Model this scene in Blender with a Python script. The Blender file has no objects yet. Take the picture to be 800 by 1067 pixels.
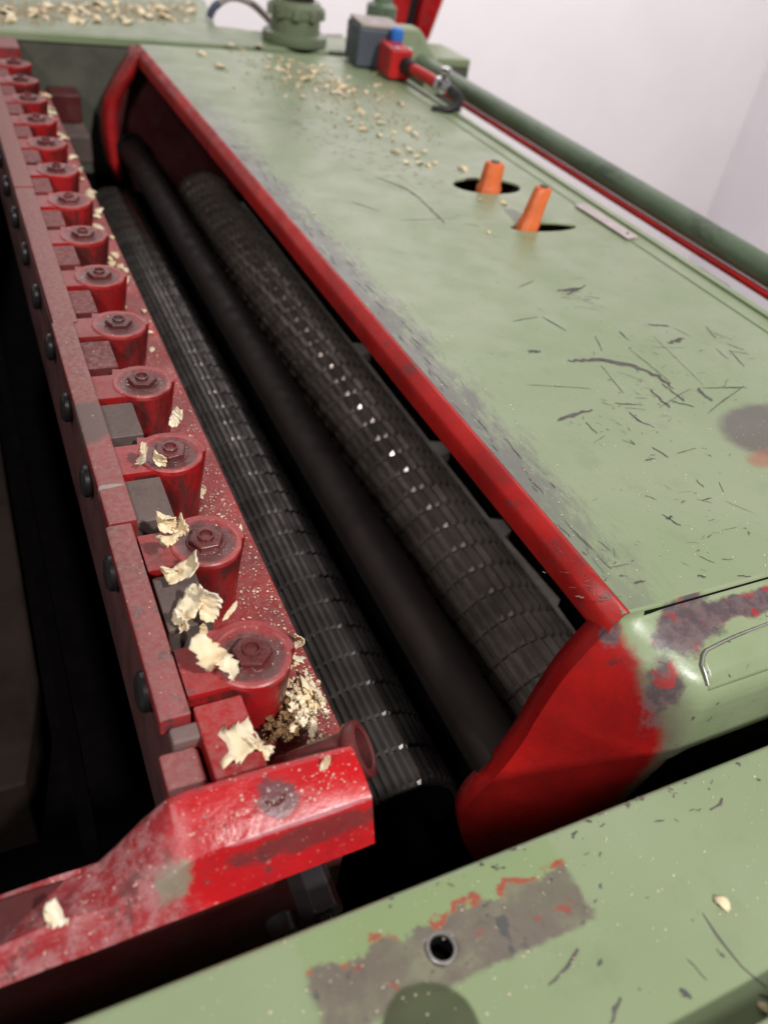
import bpy, bmesh, math, random
import numpy as np
from mathutils import Vector, Matrix, geometry, noise
PI = math.pi
S = 0.16            # metres per modelling unit (one unit = height of the lens above the hood)
scene = bpy.context.scene
COL = scene.collection

# ------------------------------------------------------------------ camera
F, CX, CY = 838.0, 400.0, 533.5
_dy = np.array([-519., -803., F]); _dx = np.array([1900., -353., F])
_dy /= np.linalg.norm(_dy); _dx -= _dx.dot(_dy)*_dy; _dx /= np.linalg.norm(_dx)
_dz = -np.cross(_dx, _dy) if np.cross(_dx, _dy)[1] > 0 else np.cross(_dx, _dy)
R = np.array([_dx, _dy, _dz])           # rows: machine axes seen from the camera (x right, y down, z forward)

def px(u, v, z=None, y=None, x=None):
    """machine-space point where the sight line of a photo pixel meets a real plane"""
    d = R @ np.array([u-CX, v-CY, F]); cam = np.array([0., 0., 1.])
    t = (z-1)/d[2] if z is not None else (y/d[1] if y is not None else x/d[0])
    p = cam+t*d
    return (float(p[0]), float(p[1]), float(p[2]))

cam = bpy.data.cameras.new('camera'); camo = bpy.data.objects.new('camera', cam); COL.objects.link(camo)
m3 = Matrix([[R[i][0], -R[i][1], -R[i][2]] for i in range(3)])
camo.matrix_world = Matrix.Translation((0, 0, S)) @ m3.to_4x4()
cam.sensor_fit = 'HORIZONTAL'; cam.sensor_width = 36; cam.lens = 36*F/800
cam.clip_start = 0.005; cam.clip_end = 100
cam.dof.use_dof = True; cam.dof.focus_distance = 1.6*S; cam.dof.aperture_fstop = 16
scene.camera = camo

# ------------------------------------------------------------------ world, lamps, exposure
w = bpy.data.worlds.new('World'); scene.world = w; w.use_nodes = True
w.node_tree.nodes['Background'].inputs[0].default_value = (1.0, 0.95, 0.96, 1)
w.node_tree.nodes['Background'].inputs[1].default_value = 0.04
def area(name, loc, target, size, power, col=(1, .97, .95), sy=None):
    l = bpy.data.lights.new(name, 'AREA'); l.energy = power; l.color = col
    l.shape = 'RECTANGLE'; l.size = size*S; l.size_y = (sy or size)*S
    o = bpy.data.objects.new(name, l); COL.objects.link(o)
    o.location = Vector(loc)*S
    o.rotation_euler = (Vector(target)-Vector(loc)).to_track_quat('-Z', 'Y').to_euler()
    return o
area('ceiling_lamp', (3.4, -7.0, 10.0), (.6, 1.4, 0), .65, 42)
area('added_wall_lamp', (6, 6.5, 9), (9, 14, 5), 5.0, 42, (1, .975, .975))  # added lamp, aimed at the back wall only to brighten it
area('left_ceiling_lamp', (-5.5, -3.5, 7.5), (.9, 1.8, 0), 1.6, 12)
vs = scene.view_settings
vs.view_transform = 'Standard'; vs.look = 'None'; vs.exposure = 0; vs.gamma = 1
scene.render.engine = 'CYCLES'

# ------------------------------------------------------------------ material helpers
class NT:
    def __init__(s, name):
        s.m = bpy.data.materials.new(name); s.m.use_nodes = True
        s.t = s.m.node_tree; s.n = s.t.nodes; s.l = s.t.links
        s.b = s.n['Principled BSDF']
        g = s.n.new('ShaderNodeNewGeometry')
        v = s.n.new('ShaderNodeVectorMath'); v.operation = 'SCALE'; v.inputs['Scale'].default_value = 1/S
        s.l.new(g.outputs['Position'], v.inputs[0]); s.pos = v.outputs[0]; s.nor = g.outputs['Normal']
    def noise(s, scale, detail=4, rough=.55, stretch=None, dist=0, off=0):
        n = s.n.new('ShaderNodeTexNoise'); n.inputs['Scale'].default_value = scale
        n.inputs['Detail'].default_value = detail; n.inputs['Roughness'].default_value = rough
        n.inputs['Distortion'].default_value = dist
        mp = s.n.new('ShaderNodeMapping'); s.l.new(s.pos, mp.inputs[0])
        mp.inputs['Location'].default_value = (off, off*.7, off*.3)
        if stretch: mp.inputs['Scale'].default_value = stretch
        s.l.new(mp.outputs[0], n.inputs['Vector']); return n.outputs[0]
    def math(s, op, a, b=None, clamp=False):
        n = s.n.new('ShaderNodeMath'); n.operation = op; n.use_clamp = clamp
        for i, q in enumerate((a, b)):
            if q is None: continue
            if isinstance(q, (int, float)): n.inputs[i].default_value = q
            else: s.l.new(q, n.inputs[i])
        return n.outputs[0]
    def ramp(s, v, a, b, lo=0., hi=1.):
        n = s.n.new('ShaderNodeMapRange'); n.clamp = True; n.interpolation_type = 'SMOOTHSTEP'
        s.l.new(v, n.inputs[0])
        n.inputs[1].default_value = a; n.inputs[2].default_value = b
        n.inputs[3].default_value = lo; n.inputs[4].default_value = hi; return n.outputs[0]
    def mix(s, f, a, b):
        n = s.n.new('ShaderNodeMix'); n.data_type = 'RGBA'
        for k, q in ((0, f), (6, a), (7, b)):
            if isinstance(q, (int, float)): n.inputs[k].default_value = q
            elif isinstance(q, (tuple, list)): n.inputs[k].default_value = (*q, 1)
            else: s.l.new(q, n.inputs[k])
        return n.outputs[2]
    def sep(s, v=None):
        n = s.n.new('ShaderNodeSeparateXYZ'); s.l.new(v or s.pos, n.inputs[0]); return n.outputs
    def blob(s, c, r, ang=0, nz=.5, scale=14, soft=.25, detail=5, off=0):
        """mask = 1 inside an ellipsoid with a ragged edge"""
        sub = s.n.new('ShaderNodeVectorMath'); sub.operation = 'SUBTRACT'
        s.l.new(s.pos, sub.inputs[0]); sub.inputs[1].default_value = c
        vr = s.n.new('ShaderNodeVectorRotate'); vr.rotation_type = 'Z_AXIS'
        s.l.new(sub.outputs[0], vr.inputs[0]); vr.inputs['Angle'].default_value = -ang
        dv = s.n.new('ShaderNodeVectorMath'); dv.operation = 'DIVIDE'
        s.l.new(vr.outputs[0], dv.inputs[0]); dv.inputs[1].default_value = r
        ln = s.n.new('ShaderNodeVectorMath'); ln.operation = 'LENGTH'; s.l.new(dv.outputs[0], ln.inputs[0])
        q = s.math('SUBTRACT', s.noise(scale, detail, .6, off=off), .5)
        q = s.math('MULTIPLY', q, nz*3)
        q = s.math('ADD', ln.outputs['Value'], q)
        return s.ramp(q, 1-soft/2, 1+soft/2, 1, 0)
    def finish(s, col, rough=.5, metal=0., bump=None, bstr=.3, bdist=.002, spec=.5):
        for k, q in (('Base Color', col), ('Roughness', rough), ('Metallic', metal), ('Specular IOR Level', spec)):
            if isinstance(q, (int, float)): s.b.inputs[k].default_value = q
            elif isinstance(q, (tuple, list)): s.b.inputs[k].default_value = (*q, 1)
            else: s.l.new(q, s.b.inputs[k])
        if bump is not None:
            bn = s.n.new('ShaderNodeBump'); bn.inputs['Strength'].default_value = bstr
            bn.inputs['Distance'].default_value = bdist*S
            s.l.new(bump, bn.inputs['Height']); s.l.new(bn.outputs[0], s.b.inputs['Normal'])
        return s.m

GREEN = (.258, .322, .178); GREEN2 = (.302, .356, .222); BARE = (.13, .115, .115); RED = (.43, .012, .014)
def green_paint(name, hood=False, casing=False, dark=1.0):
    t = NT(name)
    g1 = tuple(c*dark for c in GREEN); g2 = tuple(c*dark for c in GREEN2)
    c = t.mix(t.ramp(t.noise(1.6, 3), .35, .68), g1, g2)
    c = t.mix(t.ramp(t.noise(9, 6, .65, off=3), .52, .75, 0, .35), c, tuple(v*.72 for v in g1))
    # pin-head chips and small bare flecks
    fl = t.ramp(t.noise(46, 3, .5, dist=.6, off=11), .71, .735)
    c = t.mix(fl, c, (.10, .10, .095))
    rough = t.ramp(t.noise(7, 5), .3, .75, .30, .48)
    if hood:
        X, Y, Z = t.sep()
        # long rubbed band beside the red lip
        st = t.noise(9, 10, .8, stretch=(5, 1.4, 1), off=2)
        wid = t.ramp(X, .93, 1.12, .25, 0)
        band = t.ramp(t.math('ADD', st, wid), .52, .74)
        band = t.math('MULTIPLY', band, t.ramp(X, 1.0, 1.14, 1, 0))
        band = t.math('MULTIPLY', t.math('MULTIPLY', band, t.ramp(Y, .7, 1.1, .45, 1)), t.ramp(Y, 2.6, 4.4, 1, .35))
        c = t.mix(t.math('MULTIPLY', band, .80), c, (.15, .135, .145))
        # faint directional scuffs over the whole sheet
        sc_ = t.ramp(t.noise(7, 8, .8, stretch=(1.2, 9, 1), dist=1.2, off=51), .60, .66, 0, .30)
        c = t.mix(sc_, c, (.17, .165, .14))
        sc_ = t.ramp(t.noise(9, 8, .8, stretch=(8, 1.0, 1), dist=.8, off=71), .62, .68, 0, .28)
        c = t.mix(sc_, c, (.40, .42, .34))
        # grey bare ellipse on the right, orange primer at its lip
        p = px(792, 450, z=0)
        o = t.blob((p[0]+.05, p[1], 0), (.165, .11, .1), .1, .09, 20, .3)
        c = t.mix(t.math('MULTIPLY', o, .9), c, (.13, .11, .10))
        p = px(795, 478, z=0)
        c = t.mix(t.math('MULTIPLY', t.blob((p[0], p[1], 0), (.05, .025, .05), .3, .5, 25, .9), .7), c, (.36, .12, .07))
        p = px(378, 160, z=0)
        d = t.blob((p[0], p[1], 0), (.16, .5, .2), .3, .5, 8, 1.2)
        c = t.mix(t.math('MULTIPLY', d, t.ramp(t.noise(26, 5, .6), .5, .66, 0, .8)), c, (.12, .10, .085))
    if casing:
        def P(u, v): return px(u, v, z=-.08)
        # oblong where a plate was once screwed on: bright old green above, bare metal and primer below
        a = P(330, 1045); b = P(600, 925)
        X, Y, Z = t.sep()
        X, Y, Z = t.sep()
        edge = t.math('MULTIPLY', t.math('SUBTRACT', t.noise(24, 6, .7), .5), .075)
        Yn = t.math('ADD', Y, edge)
        X2 = t.math('ADD', X, edge)
        Xn = t.math('ADD', X, t.math('MULTIPLY', edge, .45))
        inx = t.math('MULTIPLY', t.ramp(Xn, a[0]-.008, a[0]+.004), t.ramp(Xn, b[0]-.004, b[0]+.008, 1, 0))
        up = t.math('MULTIPLY', t.ramp(Y, .374, .380, 1, 0), t.ramp(Y, .292, .296))
        c = t.mix(t.math('MULTIPLY', t.math('MULTIPLY', inx, up), .45), c, (.22, .31, .12))
        bare = t.math('MULTIPLY', inx, t.math('MULTIPLY', t.ramp(Yn, .328, .334, 1, 0), t.ramp(t.math('ADD', Y, t.math('MULTIPLY', edge, .35)), .250, .258)))
        mott = t.ramp(t.noise(10, 8, .75, off=5), .46, .66, 0, .75)
        cb = t.mix(mott, (.165, .135, .115), (.24, .24, .155))
        cb = t.mix(t.ramp(t.noise(60, 6, .8, off=15), .5, .7, 0, .5), cb, (.09, .075, .07))
        cb = t.mix(t.ramp(t.noise(24, 6, .65, off=9), .60, .64, 0, .85), cb, (.075, .07, .08))
        cb = t.mix(t.ramp(t.noise(26, 6, .65, off=21), .645, .68, 0, .9), cb, (.33, .045, .045))
        c = t.mix(t.math('MULTIPLY', bare, .94), c, cb)
        rim = t.math('MULTIPLY', inx, t.math('MULTIPLY', t.ramp(Yn, .328, .333), t.ramp(Yn, .339, .345, 1, 0)))
        rim = t.math('MULTIPLY', rim, t.ramp(t.noise(16, 4, .6, off=4), .50, .56))
        c = t.mix(rim, c, (.34, .09, .055))
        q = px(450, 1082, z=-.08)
        c = t.mix(t.math('MULTIPLY', t.blob((q[0], q[1], -.08), (.062, .062, .1), 0, .04, 20, .12), .94), c, (.06, .065, .035))  # dark olive disc: a round cast shadow painted into the casing colour
        # oily smears
        c = t.mix(t.ramp(t.noise(2.6, 3, off=33), .5, .7, 0, .28), c, (.20, .27, .14))
    return t.finish(c, rough, 0, t.noise(30, 6, .6), .14, .006)

def red_paint(name, base=RED, dust=.55, rough=.36, dustcol=(.33, .15, .14), wear=.5, grime=.6, boss=False, dmin=.15, patches=()):
    t = NT(name)
    c = t.mix(t.ramp(t.noise(5, 4), .3, .7), base, tuple(v*.62 for v in base))
    c = t.mix(t.ramp(t.noise(16, 8, .75, off=7), .57, .62, 0, wear), c, (.06, .045, .045))
    c = t.mix(t.ramp(t.noise(48, 5, .7, off=27), .62, .67, 0, wear), c, (.09, .03, .03))
    c = t.mix(t.ramp(t.noise(3.3, 5, .6, off=17), .45, .75, 0, grime), c, (.05, .018, .016))
    nz = t.sep(t.nor)[2]
    up = t.ramp(nz, .2, .95)
    d = t.math('MULTIPLY', up, t.ramp(t.noise(75, 5, .8, off=1), .38, .62, dmin*dust, dust))
    X, Y, Z = t.sep()
    if boss:      # greasy worn ring round each nut, rubbed brighter at the rim
        my = t.math('SUBTRACT', t.math('MODULO', t.math('ADD', Y, .144-.82+2.88), .288), .144)
        mx = t.math('SUBTRACT', X, .293)
        rr = t.math('SQRT', t.math('ADD', t.math('MULTIPLY', mx, mx), t.math('MULTIPLY', my, my)))
        rn = t.math('ADD', rr, t.math('MULTIPLY', t.math('SUBTRACT', t.noise(22, 5, .7, off=9), .5), .05))
        top = t.ramp(Z, -.074, -.070)
        gm = t.math('MULTIPLY', t.ramp(rn, .046, .062, 1, 0), top)
        c = t.mix(t.math('MULTIPLY', gm, .88), c, (.055, .030, .028))
        ed = t.math('MULTIPLY', t.math('MULTIPLY', t.math('MULTIPLY', t.ramp(rr, .056, .060), t.ramp(rr, .067, .070, 1, 0)), top), t.ramp(t.noise(20, 4), .4, .6))
        c = t.mix(t.math('MULTIPLY', ed, .6), c, (.55, .10, .09))
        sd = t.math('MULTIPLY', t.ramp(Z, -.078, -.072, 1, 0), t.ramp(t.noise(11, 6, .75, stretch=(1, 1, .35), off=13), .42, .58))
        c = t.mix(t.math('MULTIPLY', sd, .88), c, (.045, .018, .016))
    d = t.math('MULTIPLY', d, t.ramp(Y, .5, 3.2, .8, 1.6), True)
    c = t.mix(d, c, dustcol)
    for (pc, pr, pcol) in patches:
        c = t.mix(t.math('MULTIPLY', t.blob(pc, pr, 0, .4, 26, .3, 8), .85), c, pcol)
    sp = t.math('MULTIPLY', up, t.ramp(t.noise(120, 2, .5, off=2), .70, .74, 0, dust*.8))
    c = t.mix(sp, c, (.62, .50, .38))
    r = t.math('ADD', t.ramp(t.noise(12, 5), .3, .7, rough-.08, rough+.15), t.math('MULTIPLY', d, .5), True)
    return t.finish(c, r, 0, t.noise(34, 7, .65), .25, .006)

def metal(name, col, rough=.4, met=1., var=.5, bumps=.15, spec=.5, scale=10):
    t = NT(name)
    c = t.mix(t.ramp(t.noise(scale, 6, .65), .3, .7), col, tuple(v*(1-var) for v in col))
    return t.finish(c, t.ramp(t.noise(scale*2, 5), .3, .7, rough-.08, rough+.12), met, t.noise(scale*4, 6), bumps, .005, spec)

M = {}
M['hood'] = green_paint('hood_green_paint', hood=True)
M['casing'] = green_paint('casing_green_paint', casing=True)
M['green'] = green_paint('old_green_paint')
M['green_far'] = green_paint('far_casing_paint', dark=.85)
M['post_green'] = green_paint('dark_post_paint', dark=.55)
M['red'] = red_paint('red_paint_dusty')
M['finger'] = red_paint('boss_red_paint', (.40, .013, .015), .50, .24, (.32, .16, .155), .5, .5, True, .4)
M['red_clean'] = red_paint('red_paint_glossy', (.50, .010, .012), .22, .27, (.40, .06, .06), .35, .25)
M['red_hood'] = red_paint('red_hood_paint', (.52, .016, .013), .10, .42, (.35, .05, .05), .55, .35)
M['bar'] = red_paint('red_bar_rubbed', (.34, .035, .036), .85, .5, (.31, .17, .16), .9, .5, False, .5, [(px(88, 440, z=-.06), (.05, .085, .05), (.15, .115, .105)), (px(187, 765, z=-.07), (.05, .02, .04), (.17, .13, .12)), (px(110, 508, z=-.06), (.04, .006, .03), (.38, .33, .30))])
M['red_dark'] = red_paint('red_shade_dark_paint', (.10, .012, .012), .2, .5, (.1, .03, .03), .5, .8)  # red darkened to carry the shade under the end bracket
M['block'] = red_paint('spacer_block_steel', (.135, .098, .085), .35, .6, (.20, .14, .13), .4, .3)
M['nut'] = red_paint('nut_red_grime', (.15, .03, .03), .2, .24, (.27, .12, .11), .9, .95)
M['roller'] = metal('serrated_roller_steel', (.19, .17, .16), .24, .6, .5, .1)
M['roller_dark'] = metal('oily_toothed_steel', (.26, .215, .185), .24, .5, .5, .1)
M['rod'] = metal('oily_rod_steel', (.023, .016, .014), .55, .0, .4, .1, .3)
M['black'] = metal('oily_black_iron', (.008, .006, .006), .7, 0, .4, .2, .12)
M['pit'] = metal('shade_black_well_iron', (.004, .003, .003), .9, 0, .4, .1, .05)  # near-black base colour stands in for the shade down in the well
M['brown'] = metal('shade_dark_table_iron', (.020, .013, .010), .8, 0, .5, .2, .1, 4)  # colour darkened because the table lies in shadow
M['side'] = red_paint('side_plate_grey_red', (.14, .055, .052), .3, .5, (.12, .08, .08), .9, .5)
M['bolt'] = metal('black_bolt_steel', (.11, .10, .105), .30, .7, .4, .1)
M['grey'] = metal('grey_cast_plate', (.50, .44, .40), .6, .1, .4, .2)
M['orange'] = metal('orange_plastic', (.80, .17, .045), .5, 0, .25, .1)
M['tag'] = metal('pinkish_aluminium_tag', (.60, .52, .50), .4, .2, .15, .05)
M['bluegrey'] = metal('blue_grey_plastic', (.085, .10, .125), .5, 0, .2, .05)
M['beige'] = metal('beige_plastic', (.42, .36, .33), .5, 0, .2, .05)
M['blue'] = metal('blue_plastic', (.03, .19, .62), .3, 0, .1, .05)
M['switch_red'] = metal('red_plastic', (.55, .015, .015), .35, 0, .2, .05)
M['chrome'] = metal('chrome', (.75, .75, .76), .12, 1, .1, .02)
M['rubber'] = metal('black_rubber', (.014, .014, .014), .5, 0, .2, .1)
M['cable'] = metal('beige_cable', (.33, .28, .24), .5, 0, .2, .05)
M['cable_dark'] = metal('blue_cable', (.06, .07, .12), .5, 0, .2, .05)
M['scratch'] = metal('bare_scratch', (.155, .135, .13), .55, .2, .35, .1, .3, 30)
M['scratch_faint'] = metal('faint_scuff', (.20, .195, .155), .6, 0, .3, .1, .3, 30)
M['scratch_light'] = metal('light_scuff', (.62, .60, .52), .5, .1, .2, .1)
M['edge'] = metal('bare_edge_steel', (.55, .52, .50), .35, .6, .35, .1)
def cloudy(name, a, b, sc=.5, rough=.85):
    t = NT(name)
    return t.finish(t.mix(t.ramp(t.noise(sc, 4), .3, .7), a, b), rough, 0, t.noise(6, 5), .1, .01, .2)
M['wall'] = cloudy('white_plaster', (.79, .745, .755), (.83, .785, .795))
M['wall_side'] = cloudy('white_plaster_shaded', (.66, .63, .655), (.70, .665, .685))  # same plaster, darker: the side wall's shade is put into the colour
M['floor'] = cloudy('pale_floor', (.66, .62, .63), (.72, .67, .69), .8)

def tube_paint():
    t = NT('chipped_dark_green_paint')
    c = t.mix(t.ramp(t.noise(3, 4), .35, .7), (.10, .15, .09), (.15, .20, .13))
    c = t.mix(t.ramp(t.noise(8, 7, .75, stretch=(1, .4, 1), off=4), .52, .64, 0, .75), c, (.05, .065, .045))
    return t.finish(c, .4, 0, t.noise(12, 6), .3, .01)
M['tube'] = tube_paint()

def cheek_paint():
    t = NT('cheek_red_to_green_paint')
    X, Y, Z = t.sep()
    red = t.mix(t.ramp(t.noise(5, 6, .65), .35, .65), (.46, .012, .011), (.30, .010, .010))
    red = t.mix(t.ramp(t.noise(70, 6, .7, off=57), .5, .7, 0, .35), red, (.16, .012, .012))
    red = t.mix(t.ramp(t.noise(20, 6, .7, off=7), .62, .66, 0, .6), red, (.07, .03, .03))
    gr = t.mix(t.ramp(t.noise(4, 4), .35, .7), (.26, .325, .18), (.31, .36, .22))
    gr = t.mix(t.ramp(t.noise(46, 3, .5, dist=.6, off=11), .68, .70), gr, (.09, .09, .08))
    v = t.math('ADD', X, t.math('MULTIPLY', t.math('MAXIMUM', Z, -.24), .42))
    v = t.math('ADD', v, t.math('MULTIPLY', t.math('SUBTRACT', t.noise(14, 6, .65), .5), .05))
    g = t.math('MULTIPLY', t.ramp(v, .906, .934), t.ramp(Z, -.30, -.262))
    c = t.mix(g, red, gr)
    # fuzzy overspray where red fades into green at the corner
    mid = t.math('MULTIPLY', t.ramp(v, .895, .92), t.ramp(v, .92, .99, 1, 0))
    mid = t.math('MULTIPLY', mid, t.ramp(Z, -.10, -.07, 1, 0))
    c = t.mix(t.math('MULTIPLY', mid, .85), c, (.17, .155, .11))
    for (u, q, z_, r, an, off) in ((722, 645, -.03, (.070, .045, .12), .05, 0), (765, 630, -.02, (.12, .022, .12), 0, 23), (705, 662, -.04, (.045, .040, .12), .05, 5),
                                 (697, 708, -.07, (.026, .036, .12), .1, 9), (790, 624, -.02, (.09, .022, .12), 0, 13), (641, 655, -.02, (.020, .024, .05), 0, 19)):
        p = px(u, q, z=z_)
        b_ = t.blob(p, r, an, .62, 22, .42, 9, off)
        inner = t.mix(t.ramp(t.noise(30, 5, .7, off=off), .42, .6), (.105, .075, .085), (.17, .12, .125))
        inner = t.mix(t.ramp(t.noise(24, 5, .6, off=off+31), .57, .61), inner, (.36, .04, .045))
        c = t.mix(t.math('MULTIPLY', b_, .95), c, inner)
    return t.finish(c, t.ramp(t.noise(9, 5), .3, .7, .24, .40), 0, t.noise(26, 6, .6), .2, .006)
M['cheek'] = cheek_paint()

def bracket_paint():
    t = NT('bracket_bright_red_paint')
    X, Y, Z = t.sep()
    c = t.mix(t.ramp(t.noise(6, 4), .3, .7), (.55, .010, .014), (.40, .010, .014))
    nz = t.sep(t.nor)[2]
    # rubbed dusty pink arm at the left, bright gloss at the right
    v = t.math('ADD', X, t.math('MULTIPLY', t.math('SUBTRACT', t.noise(12, 6, .7), .5), .12))
    dull = t.ramp(v, .085, .13, 1, 0)
    dusty = t.mix(t.ramp(t.noise(40, 6, .75), .4, .62), (.30, .025, .03), (.37, .17, .17))
    dusty = t.mix(t.ramp(t.noise(18, 6, .7, off=3), .56, .62, 0, .7), dusty, (.07, .045, .04))
    c = t.mix(t.math('MULTIPLY', dull, .9), c, dusty)
    p = px(178, 912, y=.50)
    g = t.blob(p, (.040, .035, .06), -.6, .55, 22, .35)
    c = t.mix(t.math('MULTIPLY', g, .8), c, (.21, .22, .155))
    p = px(288, 832, z=-.05)
    b_ = t.blob(p, (.032, .026, .03), .2, .55, 30, .4)
    c = t.mix(t.math('MULTIPLY', b_, .9), c, (.11, .05, .055))
    c = t.mix(t.ramp(t.noise(13, 6, .7, off=44), .62, .66, 0, .8), c, (.075, .035, .035))
    b_ = t.blob((.27, .517, -.062), (.125, .0045, .010), .0, .35, 30, .6)  # pinkish wear and painted highlight along the chamfer edge
    c = t.mix(t.math('MULTIPLY', b_, .8), c, (.55, .24, .27))
    b_ = t.blob((.29, .503, -.090), (.12, .016, .020), .0, .7, 24, .5, 8)
    c = t.mix(t.math('MULTIPLY', b_, .75), c, (.085, .03, .03))
    c = t.mix(t.ramp(t.noise(34, 6, .75, off=64), .60, .66, 0, .6), c, (.16, .03, .035))
    c = t.mix(t.ramp(t.noise(8, 7, .7, off=74), .52, .70, 0, .45), c, (.20, .012, .016))
    sp = t.math('MULTIPLY', t.ramp(nz, .3, .9), t.ramp(t.noise(150, 2, .5, off=2), .67, .70))
    c = t.mix(sp, c, (.62, .45, .36))
    r = t.math('ADD', t.ramp(t.noise(14, 5), .3, .7, .22, .38), t.math('MULTIPLY', dull, .25))
    return t.finish(c, r, 0, t.noise(30, 6, .65), .3, .008)
M['bracket'] = bracket_paint()

def wood():
    t = NT('wood_shaving')
    c = t.mix(t.ramp(t.noise(20, 5, .6, stretch=(1, .3, 1)), .35, .7), (.84, .66, .40), (.92, .82, .63))
    m = t.finish(c, .7, 0, t.noise(80, 4), .3, .004, .2)
    t.b.inputs['Subsurface Weight'].default_value = .15
    t.b.inputs['Subsurface Radius'].default_value = (.003, .002, .001)
    t.b.inputs['Subsurface Scale'].default_value = .3
    return m
M['wood'] = wood()
M['wood_dark'] = metal('shaded_brown_shaving', (.34, .20, .095), .75, 0, .4, .2, .2)  # darker copy of the wood: shade under the bearing painted brown
M['dust_brown'] = metal('brown_sawdust', (.50, .38, .26), .85, 0, .4, .1, .2)
M['dust'] = metal('sawdust', (.84, .72, .55), .8, 0, .2, .1, .2)

# ------------------------------------------------------------------ mesh helpers (all input in units; S applied on build)
class MB:
    def __init__(s): s.bm = bmesh.new()
    def faces(s, vs, fs):
        bv = [s.bm.verts.new(v) for v in vs]
        for f in fs:
            try: s.bm.faces.new([bv[i] for i in f])
            except ValueError: pass
        return bv
    def box(s, a, b, rz=0, pivot=None):
        x0, y0, z0 = a; x1, y1, z1 = b
        vs = [(x, y, z) for z in (z0, z1) for y in (y0, y1) for x in (x0, x1)]
        if rz:
            pv = pivot or ((x0+x1)/2, (y0+y1)/2)
            c, n = math.cos(rz), math.sin(rz)
            vs = [(pv[0]+(x-pv[0])*c-(y-pv[1])*n, pv[1]+(x-pv[0])*n+(y-pv[1])*c, z) for x, y, z in vs]
        return s.faces(vs, [(0, 2, 3, 1), (4, 5, 7, 6), (0, 1, 5, 4), (2, 6, 7, 3), (0, 4, 6, 2), (1, 3, 7, 5)])
    def prism(s, pts, lo, hi, axis='z'):
        n = len(pts)
        def mk(p, h):
            return {'z': (p[0], p[1], h), 'y': (p[0], h, p[1]), 'x': (h, p[0], p[1])}[axis]
        vs = [mk(p, lo) for p in pts]+[mk(p, hi) for p in pts]
        s.faces(vs, [tuple(range(n-1, -1, -1)), tuple(range(n, 2*n))]+[(i, (i+1) % n, n+(i+1) % n, n+i) for i in range(n)])
    def cyl(s, a, b, r0, r1=None, n=32, caps=True, rot=0):
        a = Vector(a); b = Vector(b); r1 = r0 if r1 is None else r1
        d = (b-a).normalized(); q = d.to_track_quat('Z', 'Y').to_matrix()
        vs = []
        for c, r in ((a, r0), (b, r1)):
            for i in range(n):
                t = 2*PI*i/n+rot
                vs.append(c+q@Vector((r*math.cos(t), r*math.sin(t), 0)))
        fs = [(i, (i+1) % n, n+(i+1) % n, n+i) for i in range(n)]
        if caps: fs += [tuple(range(n-1, -1, -1)), tuple(range(n, 2*n))]
        s.faces(vs, fs)
    def lathe(s, prof, origin, axis=(0, 0, 1), n=40, rot=0, cap=True):
        """prof: list of (radius, height)"""
        o = Vector(origin); q = Vector(axis).normalized().to_track_quat('Z', 'Y').to_matrix()
        vs = []
        for r, h in prof:
            for i in range(n):
                t = 2*PI*i/n+rot
                vs.append(o+q@Vector((r*math.cos(t), r*math.sin(t), h)))
        fs = []
        for k in range(len(prof)-1):
            for i in range(n):
                fs.append((k*n+i, k*n+(i+1) % n, (k+1)*n+(i+1) % n, (k+1)*n+i))
        if cap and prof[0][0] > 1e-6: fs.append(tuple(range(n-1, -1, -1)))
        if cap and prof[-1][0] > 1e-6: fs.append(tuple(range((len(prof)-1)*n, len(prof)*n)))
        s.faces(vs, fs)
    def tube(s, pts, r, n=12):
        P = [Vector(p) for p in pts]; rings = []
        for i, p in enumerate(P):
            d = (P[min(i+1, len(P)-1)]-P[max(i-1, 0)]).normalized()
            q = d.to_track_quat('Z', 'Y').to_matrix()
            rr = r[i] if isinstance(r, (list, tuple)) else r
            rings += [p+q@Vector((rr*math.cos(2*PI*k/n), rr*math.sin(2*PI*k/n), 0)) for k in range(n)]
        fs = [(k*n+i, k*n+(i+1) % n, (k+1)*n+(i+1) % n, (k+1)*n+i) for k in range(len(P)-1) for i in range(n)]
        fs += [tuple(range(n-1, -1, -1)), tuple(range((len(P)-1)*n, len(P)*n))]
        s.faces(rings, fs)
    def grid(s, rows):
        n = len(rows[0]); vs = [v for r in rows for v in r]
        s.faces(vs, [(j*n+i, j*n+i+1, (j+1)*n+i+1, (j+1)*n+i) for j in range(len(rows)-1) for i in range(n-1)])
    def build(s, name, mat, parent=None, bevel=0, seg=2, smooth=38, solid=0, at=(0, 0, 0), normals=True, soff=0):
        if normals: bmesh.ops.recalc_face_normals(s.bm, faces=s.bm.faces)
        me = bpy.data.meshes.new(name)
        off = Vector(at)
        for v in s.bm.verts: v.co = (v.co-off)*S
        s.bm.to_mesh(me); s.bm.free()
        me.materials.append(M[mat] if isinstance(mat, str) else mat)
        o = bpy.data.objects.new(name, me); COL.objects.link(o); o.location = off*S
        if smooth:
            me.shade_smooth(); me.set_sharp_from_angle(angle=math.radians(smooth))
        if solid:
            m = o.modifiers.new('solid', 'SOLIDIFY'); m.thickness = solid*S; m.offset = soff
        if bevel:
            m = o.modifiers.new('bevel', 'BEVEL'); m.width = bevel*S; m.segments = seg
            m.limit_method = 'ANGLE'; m.angle_limit = math.radians(35); m.harden_normals = True
        if parent:
            o.parent = parent; o.location = (off-Vector(parent['_at']))*S
        return o

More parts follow.
